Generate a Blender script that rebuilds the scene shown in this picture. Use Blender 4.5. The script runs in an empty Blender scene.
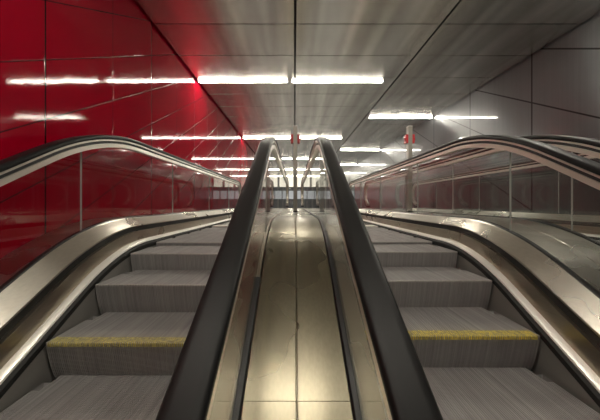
import bpy, math, random
from math import sin, cos, tan, pi, sqrt, radians, floor as ffloor
random.seed(7)
S = bpy.context.scene
COL = S.collection
CZ = 0.37                 # the eye is this far above the upper landing
T30 = tan(radians(30))
CLEN = 0.404

# ------------------------------------------------------------------ helpers
class MB:
    """collects faces; build() links ONE mesh object"""
    def __init__(s):
        s.v = []; s.f = []; s.m = []
    def face(s, pts, m=0):
        n = len(s.v); s.v += [tuple(p) for p in pts]
        s.f.append(tuple(range(n, n + len(pts)))); s.m.append(m)
    def grid(s, rows, closed=False, m=0):
        """rows: list of equally long point lists"""
        n = len(s.v); k = len(rows[0])
        for r in rows: s.v += [tuple(p) for p in r]
        for i in range(len(rows) - 1):
            for j in range(k if closed else k - 1):
                a = n + i * k + j; b = n + i * k + (j + 1) % k
                s.f.append((a, b, b + k, a + k)); s.m.append(m)
        return n, k
    def loft(s, rows, m=0, mcap=None):
        """closed loops lofted into a capped solid"""
        n, k = s.grid(rows, True, m)
        s.f.append(tuple(range(n + k - 1, n - 1, -1))); s.m.append(m if mcap is None else mcap)
        e = n + (len(rows) - 1) * k
        s.f.append(tuple(range(e, e + k))); s.m.append(m if mcap is None else mcap)
    def box(s, x0, x1, y0, y1, z0, z1, m=0):
        s.loft([[(x0, y0, z0), (x1, y0, z0), (x1, y1, z0), (x0, y1, z0)],
                [(x0, y0, z1), (x1, y0, z1), (x1, y1, z1), (x0, y1, z1)]], m)
    def cyl(s, c, axis, r, h, n=24, m=0):
        rows = []
        for q in (0, 1):
            row = []
            for i in range(n):
                a = 2 * pi * i / n; u, w = r * cos(a), r * sin(a)
                p = {'x': (q * h, u, w), 'z': (u, w, q * h), 'y': (w, q * h, u)}[axis]
                row.append((c[0] + p[0], c[1] + p[1], c[2] + p[2]))
            rows.append(row)
        s.loft(rows, m)
    def build(s, name, mats, parent=None, bevel=0, smooth=False):
        me = bpy.data.meshes.new(name)
        me.from_pydata(s.v, [], s.f)
        if not isinstance(mats, (list, tuple)): mats = [mats]
        for q in mats: me.materials.append(q)
        me.polygons.foreach_set('material_index', s.m)
        import bmesh
        b = bmesh.new(); b.from_mesh(me)
        bmesh.ops.remove_doubles(b, verts=b.verts, dist=1e-6)
        bmesh.ops.recalc_face_normals(b, faces=b.faces)
        b.to_mesh(me); b.free()
        o = bpy.data.objects.new(name, me); COL.objects.link(o)
        if parent: o.parent = parent
        if bevel:
            md = o.modifiers.new('bevel', 'BEVEL'); md.width = bevel; md.segments = 2
            md.limit_method = 'ANGLE'; md.angle_limit = radians(40)
        if smooth:
            for p in me.polygons: p.use_smooth = True
            try: me.set_sharp_from_angle(angle=radians(35))
            except Exception: pass
        return o

def thing(name, label, cat, loc=(0, 0, 0), group=None):
    o = bpy.data.objects.new(name, None); COL.objects.link(o); o.location = loc
    o.empty_display_size = 0.1
    return tag(o, label, cat, group)
def tag(o, label=None, cat=None, group=None, kind=None):
    if label: o['label'] = label
    if cat: o['category'] = cat
    if group: o['group'] = group
    if kind: o['kind'] = kind
    return o
def struct(name, mb, mats, bevel=0):
    return tag(mb.build(name, mats, None, bevel), kind='structure')

# ------------------------------------------------------------------ materials
class NT:
    def __init__(s, name):
        s.mat = bpy.data.materials.new(name); s.mat.use_nodes = True
        s.t = s.mat.node_tree; s.t.nodes.clear()
        s.out = s.n('ShaderNodeOutputMaterial')
    def n(s, typ, **kw):
        o = s.t.nodes.new(typ)
        for k, v in kw.items(): setattr(o, k, v)
        return o
    def put(s, sock, v):
        if hasattr(v, 'is_output'): s.t.links.new(v, sock)
        elif v is not None:
            if sock.type == 'RGBA' and len(v) == 3: v = (*v, 1)
            sock.default_value = v
    def math(s, op, a, b=None, c=None):
        o = s.n('ShaderNodeMath', operation=op)
        for i, q in enumerate((a, b, c)):
            if q is not None: s.put(o.inputs[i], q)
        return o.outputs[0]
    def mix(s, f, a, b):
        o = s.n('ShaderNodeMix', data_type='RGBA')
        s.put(o.inputs[0], f); s.put(o.inputs[6], a); s.put(o.inputs[7], b)
        return o.outputs[2]
    def coord(s):
        c = s.n('ShaderNodeTexCoord'); x = s.n('ShaderNodeSeparateXYZ')
        s.t.links.new(c.outputs['Object'], x.inputs[0])
        return c.outputs['Object'], x.outputs[0], x.outputs[1], x.outputs[2]
    def noise(s, vec, scale=(1, 1, 1), sc=1.0, detail=3, rough=.5):
        m = s.n('ShaderNodeMapping'); s.put(m.inputs[0], vec); m.inputs['Scale'].default_value = scale
        o = s.n('ShaderNodeTexNoise'); s.t.links.new(m.outputs[0], o.inputs['Vector'])
        o.inputs['Scale'].default_value = sc; o.inputs['Detail'].default_value = detail; o.inputs['Roughness'].default_value = rough
        return o.outputs[0]
    def ramp(s, f, lo, hi, a=0.0, b=1.0):
        o = s.n('ShaderNodeMapRange'); s.put(o.inputs[0], f)
        for i, q in zip((1, 2, 3, 4), (lo, hi, a, b)): o.inputs[i].default_value = q
        return o.outputs[0]
    def line(s, coordval, offset, spacing, half):
        """1 on a line every `spacing`"""
        t = s.math('DIVIDE', s.math('SUBTRACT', coordval, offset), spacing)
        d = s.math('MULTIPLY', s.math('ABSOLUTE', s.math('SUBTRACT', t, s.math('ROUND', t))), spacing)
        return s.ramp(d, half * .6, half, 1, 0)
    def bump(s, h, strength, dist):
        o = s.n('ShaderNodeBump'); s.put(o.inputs['Height'], h)
        o.inputs['Strength'].default_value = strength; o.inputs['Distance'].default_value = dist
        return o.outputs[0]
    def vec(s, xyz):
        o = s.n('ShaderNodeCombineXYZ')
        for i in range(3): o.inputs[i].default_value = xyz[i]
        return o.outputs[0]
    def pbr(s, col, rough=.5, metal=0., normal=None, coat=0., coat_rough=.05, aniso=0., tang=None, spec=.5, emit=None, estr=0.):
        o = s.n('ShaderNodeBsdfPrincipled')
        s.put(o.inputs['Base Color'], col); s.put(o.inputs['Roughness'], rough); s.put(o.inputs['Metallic'], metal)
        if normal is not None: s.put(o.inputs['Normal'], normal)
        s.put(o.inputs['Coat Normal'], normal) if (coat and normal is not None) else None; s.put(o.inputs['Coat Weight'], coat); s.put(o.inputs['Coat Roughness'], coat_rough)
        s.put(o.inputs['Anisotropic'], aniso); s.put(o.inputs['Tangent'], s.vec(tang)) if tang else None; s.put(o.inputs['Specular IOR Level'], spec)
        if emit: s.put(o.inputs['Emission Color'], emit); o.inputs['Emission Strength'].default_value = estr
        s.t.links.new(o.outputs[0], s.out.inputs[0])
        return o

def mat_simple(name, col, rough=.5, metal=0., **kw):
    m = NT(name); m.pbr(col, rough, metal, **kw); return m.mat

def mat_steel(name, col, rough, streak=(60, 2, 60), dirt=.25, rv=.12, wav=.0006):
    m = NT(name); v, x, y, z = m.coord()
    n1 = m.noise(v, (1, 1, 1), 2.2, 2, .5)
    n2 = m.noise(v, streak, 1.5, 2)
    f = m.math('ADD', m.math('MULTIPLY', n1, .65), m.math('MULTIPLY', n2, .35))
    c = m.mix(m.ramp(f, .3, .7), tuple(q * (1 - dirt) for q in col), col)
    r = m.ramp(n1, .3, .7, rough + rv, rough - rv * .3)
    m.pbr(c, r, 1.0)
    return m.mat

M = {}
M['deck'] = mat_steel('brushed_deck_steel', (.29, .26, .19), .26, rv=.05)
M['inner'] = mat_steel('brushed_inner_steel', (.62, .585, .51), .27, rv=.06)
M['skirt'] = mat_steel('skirt_steel', (.52, .46, .37), .28)
M['bright'] = mat_simple('satin_edge_aluminium', (.80, .78, .73), .38, .55)
M['post'] = mat_simple('post_steel', (.30, .285, .25), .4, .35)
M['guide'] = mat_simple('guide_steel', (.66, .62, .55), .28, .6)
M['rubber'] = mat_simple('black_handrail_rubber', (.008, .008, .008), .40, spec=.16)
M['gasket'] = mat_simple('black_gasket_rubber', (.01, .01, .01), .4)
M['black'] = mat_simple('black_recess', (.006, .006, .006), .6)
M['plate'] = mat_simple('grey_skirt_plate', (.30, .29, .27), .45, .5)
M['brush'] = mat_simple('black_brush', (.012, .012, .011), .75)
M['truss'] = mat_simple('truss_steel', (.06, .06, .06), .6)
M['house'] = mat_simple('lamp_housing_grey', (.10, .10, .10), .45, .5)
M['red_box'] = mat_simple('red_plastic', (.55, .012, .02), .35, coat=.4)
M['button'] = mat_simple('dark_red_button', (.25, .005, .01), .3)
M['floor'] = None
M['joint_black'] = mat_simple('joint_black', (.008, .008, .008), .7)

# landing floor stone
m = NT('landing_stone'); v, x, y, z = m.coord()
n = m.noise(v, (1, 1, 1), 9, 4)
j = m.math('MAXIMUM', m.line(x, 0, .6, .004), m.line(y, .2, .6, .004))
m.pbr(m.mix(j, m.mix(n, (.16, .165, .165), (.24, .24, .235)), (.05, .05, .05)), .22, 0, spec=.6)
M['floor'] = m.mat

# steps: dark cast aluminium, streaked along the travel
m = NT('ribbed_step_metal'); v, x, y, z = m.coord()
n1 = m.noise(v, (55, .5, .5), 1.0, 3, .7)
n2 = m.noise(v, (8, 3, 3), 1.0, 4)
f = m.math('ADD', m.math('MULTIPLY', n1, .7), m.math('MULTIPLY', n2, .3))
n3 = m.noise(v, (140, .3, .3), 1.0, 1)
c = m.mix(m.ramp(f, .32, .68), (.23, .222, .22), (.43, .415, .405))
c = m.mix(m.ramp(n3, .63, .74, 0, .6), c, (.55, .53, .50))
m.pbr(c, .55, .3)
M['step'] = m.mat
m = NT('worn_step_edge'); v, x, y, z = m.coord()
n1 = m.noise(v, (40, 4, 4), 1.0, 3, .7)
m.pbr(m.mix(n1, (.34, .32, .31), (.62, .60, .57)), .42, .6)
M['edge'] = m.mat
m = NT('worn_yellow_paint'); v, x, y, z = m.coord()
n1 = m.noise(v, (55, 40, 20), 1.0, 3, .7)
m.pbr(m.mix(m.ramp(n1, .36, .62), (.28, .24, .12), (.85, .68, .07)), .6, 0)
M['yellow'] = m.mat
m = NT('faded_yellow_paint'); v, x, y, z = m.coord()
n1 = m.noise(v, (55, 40, 20), 1.0, 3, .7)
m.pbr(m.mix(m.ramp(n1, .36, .66), (.26, .23, .13), (.74, .62, .14)), .6, 0)
M['yellow_faded'] = m.mat

# walls
def wall_mat(name, kind):
    m = NT(name); v, x, y, z = m.coord()
    d = m.math('SUBTRACT', z, m.math('MULTIPLY', y, T30))
    if kind == 'red':
        j1 = m.line(y, 1.8437, 1.3699, .0075)
        j2 = m.math('MULTIPLY', m.line(y, 2.5287, 1.3699, .005), .6)
        j3 = m.math('MULTIPLY', m.line(d, -0.4841, 0.4120, .006), .9)
        j = m.math('MAXIMUM', m.math('MAXIMUM', j1, j2), j3)
        n = m.noise(v, (1, 1, 1), 1.1, 3)
        col = m.mix(n, (.215, .0006, .009), (.32, .0010, .014))
        peel = m.noise(v, (1, 1, 1), 75, 2)
        wave = m.noise(v, (1, 1.6, .5), 2.0, 1)
        h = m.math('ADD', m.math('MULTIPLY', peel, .0002), m.math('MULTIPLY', wave, .006))
        h = m.math('SUBTRACT', h, m.math('MULTIPLY', j, .0009))
        m.pbr(m.mix(j, col, (.02, .004, .005)), .5, 0, normal=m.bump(h, .6, 1.0), coat=.6, coat_rough=.04, spec=.0)
    else:
        j1 = m.line(y, 3.8986, 1.3699, .014)
        j3 = m.line(d, 0.0103, 0.7880, .013)
        j = m.math('MAXIMUM', j1, j3)
        n = m.noise(v, (1, 1, 1), 1.3, 3)
        st = m.noise(v, (1, 60, .6), 1.0, 2)
        f = m.math('ADD', m.math('MULTIPLY', n, .6), m.math('MULTIPLY', st, .4))
        col = m.mix(m.ramp(f, .3, .7), (.094, .102, .106), (.125, .134, .139))
        wave = m.noise(v, (1, 1.6, .35), 1.7, 1)
        h = m.math('MULTIPLY', wave, .004)
        m.pbr(m.mix(j, col, (.008, .008, .008)), .36, .6, spec=.4, aniso=.9, tang=(0, 0, 1), coat=.7, coat_rough=.03)
    return m.mat
M['red_wall'] = wall_mat('red_enamel_panels', 'red')
M['grey_wall'] = wall_mat('dark_metal_panels', 'grey')
M['plain_grey'] = mat_simple('plain_dark_grey', (.09, .09, .09), .5)
M['teal_grey'] = mat_simple('blue_grey_panel', (.10, .115, .125), .35)

# ceiling: rolled metal sheets, slightly wavy
m = NT('ceiling_sheet_metal'); v, x, y, z = m.coord()
n1 = m.noise(v, (1, 1, 1), 1.6, 4)
n2 = m.noise(v, (6, .3, 1), 1.0, 1)  # lengthwise pale stripes: reflection streaks painted into the sheet colour
f = m.math('ADD', m.math('MULTIPLY', n1, .25), m.math('MULTIPLY', n2, .75))
wave = m.noise(v, (2.2, .30, 1), 1.2, 0)
rip = m.noise(v, (1.5, 1.6, 1), 1.4, 1)
h = m.math('MULTIPLY', wave, .0055)
m.pbr(m.mix(m.ramp(f, .36, .66), (.60, .585, .545), (.90, .88, .83)), .27, 1.0, normal=m.bump(h, .8, 1.0), aniso=.35, tang=(0, 1, 0))
M['ceiling'] = m.mat

# lamps and lit glazing
m = NT('lamp_diffuser'); v, x, y, z = m.coord()
e = m.n('ShaderNodeEmission'); e.inputs[0].default_value = (1.0, .93, .80, 1); e.inputs[1].default_value = 78
m.t.links.new(e.outputs[0], m.out.inputs[0]); M['lamp'] = m.mat
def lit(name, col, st):
    m = NT(name); v, x, y, z = m.coord()
    n = m.noise(v, (.6, 1, 1.2), 1.0, 2)
    e = m.n('ShaderNodeEmission'); m.put(e.inputs[0], m.mix(n, tuple(q * .75 for q in col), col)); e.inputs[1].default_value = st
    m.t.links.new(e.outputs[0], m.out.inputs[0]); return m.mat
M['lit_cream'] = lit('lit_cream_glazing', (1.0, .93, .74), 1.25)
M['lit_blue'] = lit('lit_pale_blue_glazing', (.78, .79, .77), .55)

# glass: clear sheet with a view-angle reflection
m = NT('clear_balustrade_glass')
lw = m.n('ShaderNodeLayerWeight'); lw.inputs[0].default_value = .5
fr = m.math('ADD', m.math('MULTIPLY', m.math('POWER', lw.outputs['Facing'], 5.0), .9), .045)
tr = m.n('ShaderNodeBsdfTransparent'); tr.inputs[0].default_value = (.945, .955, .95, 1)
gl = m.n('ShaderNodeBsdfGlossy'); gl.inputs['Roughness'].default_value = .015
mx = m.n('ShaderNodeMixShader'); m.put(mx.inputs[0], fr)
m.t.links.new(tr.outputs[0], mx.inputs[1]); m.t.links.new(gl.outputs[0], mx.inputs[2]); m.t.links.new(mx.outputs[0], m.out.inputs[0])
M['glass'] = m.mat
M['glass_edge'] = mat_simple('polished_glass_edge', (.40, .42, .39), .3)

# ------------------------------------------------------------------ paths
def path(z0, zl, R):
    yc = (zl - z0) / T30; T = R * tan(radians(15))
    ys, ye = yc - T * cos(radians(30)), yc + T
    def f(y):
        if y <= ys: return z0 + T30 * y
        if y >= ye: return zl
        return zl - R + sqrt(max(R * R - (y - ye) ** 2, 0))
    f.ys, f.ye = ys, ye
    return f
RAIL_IN = path(-.627, .585, 1.6)     # rail beside the narrow deck
RAIL = path(-.572, .585, 1.9)
DECK = path(-1.22, -.13, 1.7)
NOSE = path(-1.56, -.37, 1.5)
def slope(f, y): return (f(y + .01) - f(y - .01)) / .02
YLOW, YEND, YCOMB = -1.9, 7.0, 4.25
LOWZ = -2.70             # floor of the lower hall
H = 2.10 * 1.03
K = 1.03
XL, XR = -1.68 * K, 3.36 * K
def frange(a, b, st):
    n = max(1, int(round((b - a) / st)))
    return [a + (b - a) * i / n for i in range(n + 1)]
YS = [YLOW, -1, 0, .6] + frange(.8, 3.0, .06) + [3.5, 4, 5, 6, YEND + .25]

def sweep(mb, prof, ys, m=0):
    """prof: [(x, f(y))]"""
    mb.loft([[(x, y, f(y)) for x, f in prof] for y in ys], m)
def off(f, dz): return lambda y: f(y) + dz
def dip(dz): return lambda y: DECK(y) + dz * (.68 + .32 * slope(DECK, y) / T30)

def rail_pts(RAIL):
    pts = []
    for y in [YLOW, -1, 0, .5, 1.0, 1.3] + frange(1.4, 2.7, .05) + [3, 4, 5, 6, 6.6]:
        e = .005; t = (RAIL(y + e) - RAIL(y - e)) / (2 * e)
        L = sqrt(1 + t * t); pts.append((y, RAIL(y), -t / L, 1 / L))
    r = .335
    for i in range(0, 21):
        a = pi / 2 - pi * i / 20
        pts.append((YEND + r * cos(a), RAIL(YEND) - r + r * sin(a), cos(a), sin(a)))
    return pts
RPS = {f: rail_pts(f) for f in (RAIL_IN, RAIL)}
def rail_sweep(mb, xc, prof, path=None, m=0):
    mb.loft([[(xc + x, y + ny * n, z + nz * n) for x, n in prof] for y, z, ny, nz in RPS[path or RAIL]], m)
RAILPROF = [(x_ * 1.07, n_) for x_, n_ in [(-.040, -.014), (-.037, -.006), (-.030, -.001), (-.016, 0), (.016, 0), (.030, -.001), (.037, -.006), (.040, -.014),
            (.040, -.023), (.035, -.031), (.026, -.033), (-.026, -.033), (-.035, -.031), (-.040, -.023)]]
GUIDEPROF = [(-.033, -.034), (.033, -.034), (.033, -.045), (.012, -.047), (.012, -.064), (.028, -.066), (.028, -.096), (.008, -.098),
             (-.008, -.098), (-.028, -.096), (-.028, -.066), (-.012, -.064), (-.012, -.047), (-.033, -.045)]

# ------------------------------------------------------------------ escalators
HALF = .6465
SW = HALF - .168          # half width of a step
RIB = .0105

def step_mesh():
    """tread and curved riser with real ribs, closed; origin at the nosing"""
    front = [(.062, -.235), (.046, -.20), (.030, -.15), (.016, -.09), (.006, -.04), (.001, -.012)]
    tread = [(.010, 0), (.34, 0), (.398, 0)]
    poly = front + [(.001, -.004), (.004, 0)] + tread
    mb = MB()
    n = int(2 * SW / RIB); xs = []
    for i in range(n):
        a = -SW + i * 2 * SW / n; p = 2 * SW / n
        xs += [(a, 0), (a + p * .52, 0), (a + p * .58, 1), (a + p * .94, 1)]
    xs.append((SW, 0))
    dg = .006
    rows = []
    for (y, z) in poly:
        row = []
        for x, g in xs:
            yy, zz = y, z
            if g:
                if z >= -.001: zz = z - dg
                else: yy = y + dg
            if abs(x) > SW - .042 and y > .3: yy = .27 if y < .39 else .275      # cut corner at the tread's rear
            row.append((x, yy, zz))
        rows.append(row)
    edge_from = len(front) - 1
    for i in range(len(rows) - 1):
        mb.grid([rows[i], rows[i + 1]], False, 1 if edge_from <= i <= edge_from + 2 else 0)
    # underside
    back = [(.338, -.03), (.10, -.03), (.10, -.235)]
    for s_ in (-SW, SW):
        mb.face([(s_, y, z) for y, z in poly[:-1] + back], 0)
    ring = [(.338, -.006)] + back
    mb.grid([[(-SW, y, z), (SW, y, z)] for y, z in [(.34, -.004), (.338, -.03), (.10, -.03), (.10, -.235), (.062, -.235)]], False, 0)
    return mb
def yellow_mesh():
    mb = MB(); n = int(2 * SW / RIB); p = 2 * SW / n; o = .0012
    for i in range(n):
        a = -SW + i * p; b = a + p * .52
        if i in (0, n - 1): continue
        prof = [(.0005 - o, -.022), (.0 - o, -.004), (.004, o), (.058, o)]
        inn = [(.058, -.002), (.006, -.002), (.004, -.022)]
        mb.loft([[(a, y, z) for y, z in prof + inn], [(b, y, z) for y, z in prof + inn]])
    return mb

def nose_positions(y0):
    """nosing y positions equally spaced along the path, one of them at y=1.385"""
    def walk(y, d):
        out = []
        while True:
            acc = 0; st = .002 * d
            while acc < CLEN:
                y2 = y + st; acc += sqrt((y2 - y) ** 2 + (NOSE(y2) - NOSE(y)) ** 2); y = y2
            if y > YCOMB - .34 or y < YLOW + .25: return out
            out.append(y)
    return sorted(walk(y0, -1)) + [y0] + walk(y0, 1)

step0 = None; yel0 = None
JOINTS = [YLOW, -.935, .463, 1.863, 3.263, 4.663, 6.063, YEND + .27]

def escalator(xc, label, yellow_key, inner_gasket_end=None, phase=1.385):
    global step0, yel0
    E = thing('escalator', label, 'escalator', (xc, 0, 0), 'escalators side by side')
    # steps
    for y in nose_positions(phase):
        if step0 is None:
            step0 = step_mesh().build('step', [M['step'], M['edge']], E); o = step0
        else:
            o = step0.copy(); COL.objects.link(o); o.parent = E
        o.location = (0, y, NOSE(y))
        if abs(y - phase) < .01 and yellow_key:
            yel = yellow_mesh().build('demarcation_line', M[yellow_key], o)
            tag(yel, 'yellow painted line on the step edge')
    # each side: sgn +1 = rail at -HALF with its inside towards +x
    for sgn in (1, -1):
        xr = -HALF * sgn
        rf = RAIL_IN if abs(xc + xr) < .3 else RAIL
        X = lambda d: xr + sgn * d
        mb = MB(); rail_sweep(mb, xr, RAILPROF, rf); mb.build('handrail', M['rubber'], E, smooth=True)
        mb = MB(); rail_sweep(mb, xr, GUIDEPROF, rf); mb.build('handrail_guide', M['guide'], E, smooth=True)
        mb = MB(); rail_sweep(mb, xr, [(-.021, -.046), (.021, -.046), (.021, -.065), (-.021, -.065)], rf); mb.build('guide_groove_shade', M['black'], E)  # black strip put in as the shade inside the guide's groove
        for a, b in zip(JOINTS, JOINTS[1:]):
            a_, b_ = a + .002, b - .002
            ys = frange(a_, min(b_, YEND), .07)
            if b_ > YEND: ys += [YEND + q for q in (.06, .12, .17, .21, .24, .258)]
            def top(y):
                if y <= YEND: return rf(y) - (.085 if y > 2.3 else .098)
                return .25 + sqrt(max(.262 ** 2 - (y - YEND) ** 2, 0))
            bot = [(y, DECK(y) - .03) for y in ys]; tp = [(y, top(y)) for y in ys]
            mb = MB(); w = .005
            rows = [[(xr - w, y, z0), (xr + w, y, z0), (xr + w, y, z1), (xr - w, y, z1)] for (y, z0), (_, z1) in zip(bot, tp)]
            mb.loft(rows, 0, 1)
            mb.build('glass_panel', [M['glass'], M['glass_edge']], E)
        ye = YEND + .28
        ys = [q for q in YS if q < ye] + [ye]
        mb = MB(); sweep(mb, [(X(.018), off(DECK, .002)), (X(.026), off(DECK, -.006)), (X(.110), dip(-.088)), (X(.110), dip(-.100)), (X(.098), dip(-.100)), (X(.018), off(DECK, -.02))], ys)
        mb.build('inner_deck', M['inner'], E)
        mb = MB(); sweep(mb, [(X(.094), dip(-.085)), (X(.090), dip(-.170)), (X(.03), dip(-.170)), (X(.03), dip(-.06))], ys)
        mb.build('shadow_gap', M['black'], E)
        mb = MB(); sweep(mb, [(X(.080), dip(-.163)), (X(.112), dip(-.165)), (X(.112), dip(-.171)), (X(.104), dip(-.175)), (X(.104), off(NOSE, .035)), (X(.080), off(NOSE, .035))], ys)
        mb.build('skirt_panel', M['skirt'], E)
        ysn = [q for q in ys if q < YCOMB + .3] + [YCOMB + .3]
        mb = MB(); sweep(mb, [(X(.098), off(NOSE, .050)), (X(.126), off(NOSE, .046)), (X(.143), off(NOSE, .036)), (X(.147), off(NOSE, .026)), (X(.098), off(NOSE, .022))], ys)
        mb.build('brush_holder', M['bright'], E, smooth=True)
        mb = MB(); sweep(mb, [(X(.138), off(NOSE, .026)), (X(.160), off(NOSE, .010)), (X(.160), off(NOSE, .0)), (X(.154), off(NOSE, -.03)), (X(.11), off(NOSE, -.03)), (X(.11), off(NOSE, .022))], ysn)
        mb.build('skirt_brush', M['brush'], E)
        mb = MB(); sweep(mb, [(X(.152), off(NOSE, .012)), (X(.152), off(NOSE, -.27)), (X(.12), off(NOSE, -.27)), (X(.12), off(NOSE, .012))], ysn)
        mb.build('skirt_plate', M['plate'], E)
        gy = ys
        if inner_gasket_end and sgn == -1:
            gy = [q for q in ys if q < inner_gasket_end] + [inner_gasket_end]
            gy2 = [inner_gasket_end] + [q for q in ys if q > inner_gasket_end]
            mb = MB(); sweep(mb, [(xr - .012, off(DECK, .001)), (xr + .012, off(DECK, .001)), (xr + .012, off(DECK, -.03)), (xr - .012, off(DECK, -.03))], gy2)
            mb.build('glass_clamp', M['skirt'], E)
        mb = MB(); sweep(mb, [(xr - .018, off(DECK, -.03)), (xr - .018, off(DECK, .004)), (xr - .013, off(DECK, .010)), (xr + .013, off(DECK, .010)), (xr + .018, off(DECK, .004)), (xr + .018, off(DECK, -.03))], gy)
        mb.build('glass_gasket', M['gasket'], E)
        # closing cap of the balustrade foot
        mb = MB(); mb.box(min(X(.018), X(.11)), max(X(.018), X(.11)), ye, ye + .012, CZ * -1, -.132)
        mb.build('end_cap', M['deck'], E)
    # comb plate with teeth, landing plate
    mb = MB(); zc = -.37
    mb.box(-SW, SW, YCOMB + .05, YCOMB + .26, zc - .02, zc + .008)
    n = 60
    for i in range(n):
        xa = -SW + (i + .25) * 2 * SW / n
        mb.box(xa, xa + SW / n, YCOMB - .0, YCOMB + .05, zc - .004, zc + .005)
    mb.build('comb_plate', M['bright'], E)
    # truss under the steps
    mb = MB()
    sweep(mb, [(-HALF + .10, off(NOSE, -.28)), (HALF - .10, off(NOSE, -.28)), (HALF - .10, off(NOSE, -.75)), (-HALF + .10, off(NOSE, -.75))],
          [-1.9] + frange(-1, 4.0, .25) + [YCOMB])
    mb.build('truss', M['truss'], E)
    return E

escalator(-.8535, 'escalator beside the glossy red wall, with a faded yellow step line', 'yellow_faded', inner_gasket_end=1.42, phase=1.419)
escalator(.8535, 'middle escalator between the two steel stop posts, with a bright yellow step line', 'yellow', phase=1.454)
escalator(2.5765, 'escalator along the dark grey wall, mostly hidden behind another handrail', None)

# ------------------------------------------------------------------ deck covers between the balustrades
def deck_cover(x0, x1, splits, label, joints, key='inner'):
    D = thing('deck_cover', label, 'deck cover', ((x0 + x1) / 2, 0, 0), 'steel deck covers between the balustrades')
    cx = (x0 + x1) / 2
    xs = [x0 - cx] + splits + [x1 - cx]
    ye = YEND + .28
    yy = [YLOW] + [j for j in joints] + [ye]
    for a, b in zip(yy, yy[1:]):
        for p, q in zip(xs, xs[1:]):
            g = .0008
            mb = MB(); ys = frange(a + g, b - g, .06)
            e = .003
            mb.loft([[(p + g, y, DECK(y) - .02), (p + g, y, DECK(y) - e), (p + g + .6 * e, y, DECK(y) - .25 * e), (p + g + 1.6 * e, y, DECK(y)),
                      (q - g - 1.6 * e, y, DECK(y)), (q - g - .6 * e, y, DECK(y) - .25 * e), (q - g, y, DECK(y) - e), (q - g, y, DECK(y) - .02)] for y in ys])
            mb.build('deck_panel', M[key], D)
    mb = MB(); ys = [q for q in YS if q < ye - .02] + [ye - .02]
    sweep(mb, [(x0 - cx, off(DECK, -.021)), (x1 - cx, off(DECK, -.021)), (x1 - cx, off(DECK, -.21)), (x0 - cx, off(DECK, -.21))], ys)
    mb.build('deck_frame', M['guide'], D)
    mb = MB(); mb.box(x0 - cx, x1 - cx, ye, ye + .012, -CZ, -.132)
    mb.build('end_cap', M['deck'], D)
    return D
JY = [-1.0, -.04, .925, 1.72, 2.57, 3.45, 4.4, 5.3, 6.2]
deck_cover(-.188, .188, [0.0], 'narrow steel deck between the two middle black handrails', JY, 'deck')
deck_cover(XL + .004, -1.519, [], 'steel deck strip at the foot of the red wall', [-.5, 1.05, 2.55, 4.1, 5.6])
deck_cover(1.519, 1.911, [0.0], 'wide steel deck beyond the middle escalator, carrying the post by the grey wall side', JY)
deck_cover(3.242, XR - .004, [], 'steel deck strip at the foot of the dark grey wall', [-.5, 1.05, 2.55, 4.1, 5.6])

# ------------------------------------------------------------------ emergency stop posts
def stop_post(x, y, label):
    P = thing('emergency_stop_post', label, 'post', (x, y, DECK(y)), 'emergency stop posts')
    mb = MB(); mb.box(-.029, .029, -.04, .04, -.002 + .006, 1.28); mb.build('post', M['post'], P, bevel=.002)
    mb = MB(); mb.box(-.034, .034, -.045, .045, 0, .022); mb.build('base_collar', M['gasket'], P, bevel=.002)
    mb = MB(); mb.box(-.030, .030, -.041, .041, 1.28, 1.286); mb.build('top_cap', M['bright'], P, bevel=.002)
    for s_ in (-1, 1):
        mb = MB(); mb.box(min(s_ * .029, s_ * .066), max(s_ * .029, s_ * .066), -.036, .036, 1.03, 1.16)
        b = mb.build('stop_box', M['red_box'], P, bevel=.006); tag(b, 'red stop switch box')
        mb = MB(); mb.cyl((s_ * .066 if s_ > 0 else -.078, 0, 1.095), 'x', .02, .012); mb.build('stop_button', M['button'], b)
    return P
stop_post(.004, 4.0, 'square steel post with red stop boxes on the narrow deck between the middle handrails')
stop_post(1.715, 4.0, 'square steel post with red stop boxes standing nearer the dark grey wall')

# ------------------------------------------------------------------ shell
YB, YF = -5.0, 21.0
mb = MB(); mb.box(XL - .15, XL, YB, YF, LOWZ - .1, H + .12); struct('wall_left', mb, M['red_wall'])
mb = MB(); mb.box(XR, XR + .15, YB, YF, LOWZ - .1, H + .12); struct('wall_right', mb, M['grey_wall'])
mb = MB(); mb.box(XL - .15, XR + .15, YB - .15, YB, LOWZ - .1, H + .12); struct('wall_back', mb, M['plain_grey'])
mb = MB(); mb.box(XL, XR, YB, 4.2, LOWZ - .1, LOWZ); struct('floor_lower', mb, M['floor'])
mb = MB()
mb.box(XL, XR, YCOMB + .27, YF, -CZ - .12, -CZ)
struct('floor', mb, M['floor'])
# ceiling sheets with open joints, black void above
mb = MB()
mb.box(XL - .15, XR + .15, YB, YF, H + .05, H + .12, 1)
tj = [(3.785 + .665 * k) * K for k in range(-14, 27)]
tj = [YB] + [t for t in tj if YB + .1 < t < YF - .1] + [YF]
for xa, xb in ((XL + .03, -.013), (.013, 1.71 * K - .014), (1.71 * K + .014, XR - .025)):
    for a, b in zip(tj, tj[1:]):
        mb.box(xa, xb, a + .0055, b - .0055, H, H + .02, 0)
struct('ceiling', mb, [M['ceiling'], M['joint_black']])

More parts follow.
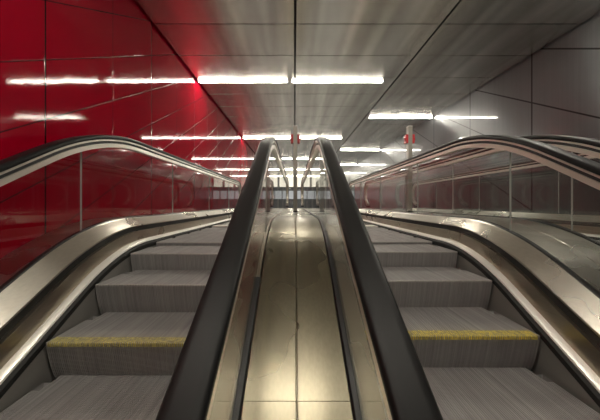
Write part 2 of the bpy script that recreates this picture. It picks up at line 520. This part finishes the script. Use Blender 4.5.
# far end of the hall: dark plinth, pale glazing, beam, bright clerestory
mb = MB(); mb.box(XL, XR, YF, YF + .15, -CZ, .36); mb.box(XL, XR, YF - .12, YF + .15, 1.0, 1.30); mb.box(XL, XR, YF + .12, YF + .2, .36, 1.0)
mb.box(XL, XR, YF + .12, YF + .2, 1.3, H + .12)
struct('wall_front', mb, M['teal_grey'])
def glazing(name, z0, z1, key, n, post_w):
    mb = MB(); mb.box(XL, XR, YF + .08, YF + .11, z0, z1, 0)
    for i in range(n + 1):
        x = XL + (XR - XL) * i / n
        mb.box(max(XL, x - post_w / 2), min(XR, x + post_w / 2), YF - .02, YF + .08, z0, z1, 1)
    struct(name, mb, [M[key], M['plain_grey']])
glazing('window_1', 1.30, H + .1, 'lit_cream', 6, .16)
glazing('window_2', .36, 1.0, 'lit_blue', 9, .06)

# ------------------------------------------------------------------ lamps
ORD = ['first', 'second', 'third', 'fourth', 'fifth', 'sixth', 'seventh', 'eighth', 'ninth']
lamp_src = None
def lamp(x0, x1, y, label):
    global lamp_src
    L = thing('ceiling_lamp', label, 'ceiling light', ((x0 + x1) / 2, y, H), 'long ceiling lights')
    w = (x1 - x0) / 2
    mb = MB(); mb.box(-w, w, -.03, .03, -.006, -.0005); mb.box(-w, -w + .012, -.03, .03, -.022, -.006); mb.box(w - .012, w, -.03, .03, -.022, -.006)
    mb.build('housing', M['house'], L, bevel=.002)
    mb = MB()
    prof = [(-.028, -.006), (-.028, -.016), (-.023, -.021), (.023, -.021), (.028, -.016), (.028, -.006)]
    mb.loft([[(xx, a, b) for a, b in prof] for xx in (-w + .012, w - .012)])
    mb.build('diffuser', M['lamp'], L)
    return L
ya = 4.56 * K; pa = 3.95 * K
for k in range(-2, 5):  # the rearmost row is unseen, added to brighten the step risers
    y = ya + pa * k
    if k >= 0:
        la, lb = '%s row of ceiling lights up the hall, the light meeting the red wall' % ORD[k], '%s row of ceiling lights up the hall, the light right of the middle seam' % ORD[k]
    else:
        la, lb = '%s unseen overhead light behind the viewer, meeting the red wall' % ORD[-1 - k], '%s unseen overhead light behind the viewer, right of the middle seam' % ORD[-1 - k]
    lamp(XL + .03, -.13, y, la)
    lamp(-.06, 1.50 * K, y, lb)
yb = 6.48 * K
for k in range(-2, 4):
    y = yb + pa * k
    if k >= 0: l = '%s visible ceiling light in the line meeting the dark grey wall' % ORD[k]
    else: l = '%s unseen ceiling light back along the dark grey wall' % ORD[-1 - k]
    lamp(1.80 * K, XR - .03, y, l)

# ------------------------------------------------------------------ raise all so that the landing is z = 0
for o in list(S.objects):
    if o.parent is None: o.location.z += CZ

cam = bpy.data.cameras.new('camera'); co = bpy.data.objects.new('camera', cam); COL.objects.link(co)
co.location = (-.0085, 0, CZ); co.rotation_euler = (radians(90), 0, 0)
cam.lens = 16; cam.sensor_width = 36; cam.shift_x = 5.5 / 600; cam.shift_y = -6.5 / 600; cam.clip_start = .02
S.camera = co
w = bpy.data.worlds.new('world'); S.world = w; w.use_nodes = True
w.node_tree.nodes['Background'].inputs[0].default_value = (.02, .02, .02, 1)
S.view_settings.view_transform = 'Standard'; S.view_settings.look = 'None'; S.view_settings.gamma = 1
S.view_settings.use_curve_mapping = False
S.view_settings.exposure = 0.15
S.cycles.use_denoising = True
S.cycles.max_bounces = 10; S.cycles.transparent_max_bounces = 32; S.cycles.glossy_bounces = 6
S.cycles.caustics_reflective = True
S.cycles.blur_glossy = .5
S.cycles.sample_clamp_indirect = 6
